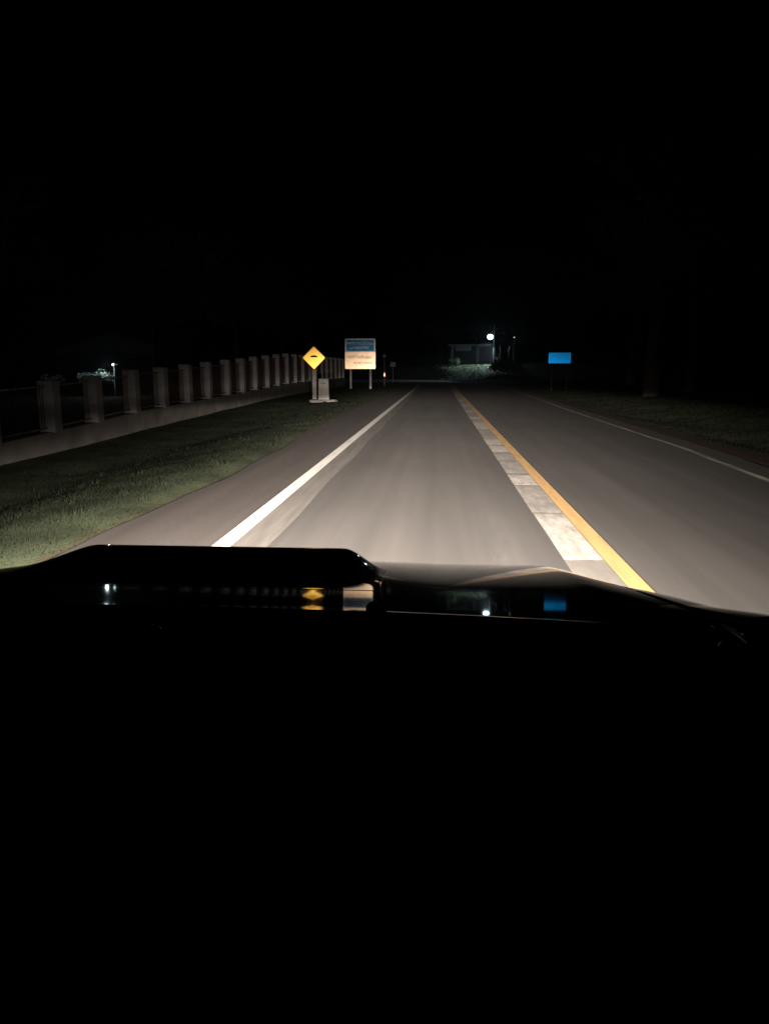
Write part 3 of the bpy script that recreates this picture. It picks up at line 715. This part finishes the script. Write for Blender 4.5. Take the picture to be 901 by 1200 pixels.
# fenders
for sgn in (-1, 1):
    vs = []; ny = 90; prof = [0.803, 0.82, 0.84, 0.86, 0.88, 0.90, 0.915, 0.93]
    b = MB()
    for j in range(ny + 1):
        Y = 0.93 + (front(CARX + 0.86) - 0.93) * j / ny; Yq = max(Y, 0.951)
        vs.append(LC3((CARX + sgn * 0.803, Y, zb(CARX + sgn * 0.803, Yq) - 0.03)))
        for p in prof: vs.append(LC3((CARX + sgn * p, Y, zb(CARX + sgn * p, Yq) - 0.001)))
        vs.append(LC3((CARX + sgn * 0.945, Y, min(0.95, zb(CARX + sgn * 0.93, Yq) - 0.06))))
        arch = 0.38 + max(0.0, 0.42 - ((Y - 1.62) / 0.46) ** 2 * 0.42) if abs(Y - 1.62) < 0.46 else 0.38
        vs.append(LC3((CARX + sgn * 0.95, Y, arch)))
    n = len(prof) + 3
    b.add(vs, [(j * n + i, j * n + i + 1, (j + 1) * n + i + 1, (j + 1) * n + i) for j in range(ny) for i in range(n - 1)])
    b.build('fender', M_car, car, smooth=True)
# nose: bumper, grille, head lamps, wheels
b = MB(); vs = []; nn = 24
for i in range(nn + 1):
    t = -1 + 2 * i / nn; X = CARX + 0.93 * t; yf = 2.56 - 0.42 * abs(t) ** 3.5
    for z, dy in ((0.30, -0.06), (0.42, 0.0), (0.60, 0.02), (0.66, -0.03), (0.68, -0.12)): vs.append(LC3((X, yf + dy, z)))
b.add(vs, [(i * 5 + j, (i + 1) * 5 + j, (i + 1) * 5 + j + 1, i * 5 + j + 1) for i in range(nn) for j in range(4)]); b.build('bumper', M_car, car, smooth=True)
for k in range(5):
    b = MB(); b.box(LC3((CARX, 2.44, 0.70 + 0.032 * k)), (0.9, 0.05, 0.012)); b.build('grille_slat', M_chrome, car)
for sgn in (-1, 1):
    hl = MB(); x0, x1 = 0.48, 0.86
    vs = [(sgn * x0, 1.44, 0.70), (sgn * x1, 1.26, 0.74), (sgn * x1, 1.20, 0.88), (sgn * x0, 1.41, 0.85), (sgn * x0, 1.15, 0.70), (sgn * x1, 1.05, 0.74), (sgn * x1, 1.0, 0.88), (sgn * x0, 1.15, 0.85)]
    hl.add(vs, [(0, 1, 2, 3), (7, 6, 5, 4), (0, 4, 5, 1), (3, 2, 6, 7), (0, 3, 7, 4), (1, 5, 6, 2)])
    hl.build('headlight', mat('headlight_shell', (0.5, 0.5, 0.52), 0.2, metal=0.6), car)
    t = MB(); wx = sgn * 0.82
    t.tube([(wx - 0.11, 0.62, 0.37), (wx - 0.08, 0.62, 0.37), (wx + 0.08, 0.62, 0.37), (wx + 0.11, 0.62, 0.37)], [0.33, 0.37, 0.37, 0.33], 32)
    wh = t.build('wheel', M_tyre, car)
    t = MB(); t.tube([(wx + sgn * 0.10, 0.62, 0.37), (wx + sgn * 0.118, 0.62, 0.37)], [0.24, 0.20], 20); t.build('rim', M_chrome, wh)
# cowl, wipers, nozzle, dashboard
def cowl_z(X, q): return zb(X, rear(X)) - 0.018 - 0.035 * q
b = MB(); vs = []; nX = 60; nQ = 10
for i in range(nX + 1):
    X = CARX - 0.86 + 1.72 * i / nX
    for j in range(nQ + 1):
        q = j / nQ; Y = rear(X) + 0.02 - 0.17 * q; vs.append(LC3((X, Y, cowl_z(X, 0) - 0.012 * math.sin(q * math.pi) + 0.004 * q)))
b.add(vs, [(i * (nQ + 1) + j, (i + 1) * (nQ + 1) + j, (i + 1) * (nQ + 1) + j + 1, i * (nQ + 1) + j + 1) for i in range(nX) for j in range(nQ)])
b.build('cowl', M_trim, car, smooth=True)
b = MB(); vs = []
for i in range(31):
    X = CARX - 0.93 + 1.86 * i / 30; Xq = max(CARX - 0.8, min(CARX + 0.8, X))
    vs += [LC3((X, rear(X) - 0.06, cowl_z(Xq, 0) - 0.014)), LC3((X, rear(X) - 0.05, 0.25))]
b.add(vs, [(2 * i, 2 * i + 2, 2 * i + 3, 2 * i + 1) for i in range(30)]); b.build('firewall', M_trim, car)
for (X0, X1) in ((-0.95, -0.40), (-0.22, 0.36)):
    za = cowl_z(X0, 0) + 0.012; Ya = rear(X0) - 0.06; Yb = rear(X1) - 0.13
    b = MB(); b.tube([LC3((X1, Yb, cowl_z(X1, 0) + 0.014)), LC3((X1 - 0.15, Yb + 0.03, cowl_z(X1 - .15, 0) + 0.028)), LC3((X0, Ya, za + 0.004))], [0.011, 0.009, 0.005], 8)
    wa = b.build('wiper_arm', M_gloss, car, smooth=True)
    b = MB(); b.tube([LC3((X0 - 0.04, Ya - 0.02, za)), LC3((X1 - 0.10, Yb - 0.005, cowl_z(X1 - .1, 0) + 0.006))], 0.006, 8); b.build('wiper_blade', M_trim, wa, smooth=True)
    b = MB(); dome(b, LC3((X1, Yb, cowl_z(X1, 0) + 0.022)), 0.012, sq=0.8); b.build('wiper_nut', M_chrome, wa, smooth=True)
for X in (-0.093, -0.747):
    b = MB(); Y = rear(X) + 0.035; dome(b, LC3((X, Y, zb(X, Y))), 0.017, sq=0.75); b.build('washer_nozzle', M_trim, car, smooth=True)
b = MB(); vs = []; nX = 40; ps_ = [(1.06, 1.03), (1.03, 1.09), (0.985, 1.115), (0.93, 1.125), (0.80, 1.12), (0.66, 1.10), (0.56, 1.075), (0.50, 1.03), (0.47, 0.94), (0.46, 0.80), (0.44, 0.55)]
for i in range(nX + 1):
    t = -1 + 2 * i / nX; X = CARX + 0.86 * t
    for (Y, z) in ps_:
        hump_ = 0.022 * math.exp(-((X + 0.02) / 0.2) ** 2) * (1 if z > 0.9 else 0)
        vs.append(LC3((X, Y - 0.11 * t * t, z + hump_ - 0.02)))
n = len(ps_)
b.add(vs, [(i * n + j, (i + 1) * n + j, (i + 1) * n + j + 1, i * n + j + 1) for i in range(nX) for j in range(n - 1)])
b.build('dashboard', M_dash, car, smooth=True)
for sgn in (-1, 1):
    b = MB(); b.tube([(sgn * 0.885, -0.03, 1.10), (sgn * 0.87, -0.12, 1.24), (sgn * 0.80, -0.62, 1.58), (sgn * 0.74, -1.0, 1.76)], [0.055, 0.05, 0.045, 0.045], 10); b.build('windscreen_pillar', M_trim, car, smooth=True)
for sgn in (-1, 1):
    b = MB(); b.box((sgn * 0.85, -0.75, 0.72), (0.06, 1.9, 0.78)); b.build('door', M_dash, car)
b = MB(); b.tube([(0.42 + 0.185 * math.cos(a_ * math.pi / 16), -0.72 + 0.06 * math.sin(a_ * math.pi / 16), 0.86 + 0.175 * math.sin(a_ * math.pi / 16)) for a_ in range(33)], 0.015, 8, caps=False)
b.build('steering_wheel', M_trim, car, smooth=True)

hz = bpy.data.materials.new('bloom_haze'); hz.use_nodes = True  # volume added to give the lamps a soft bloom
t = hz.node_tree; t.nodes.clear(); ov = t.nodes.new('ShaderNodeOutputMaterial'); pv = t.nodes.new('ShaderNodeVolumePrincipled')
pv.inputs['Color'].default_value = (0.9, 0.93, 1, 1); pv.inputs['Density'].default_value = 0.0006; pv.inputs['Anisotropy'].default_value = 0.7
t.links.new(pv.outputs[0], ov.inputs['Volume'])
b = MB(); b.box((0, 1060, 7), (1900, 2300, 18)); o = b.build('haze', hz); tag(o, 'thin haze volume added for a bloom-like glow round the lamps', 'haze', kind='stuff')
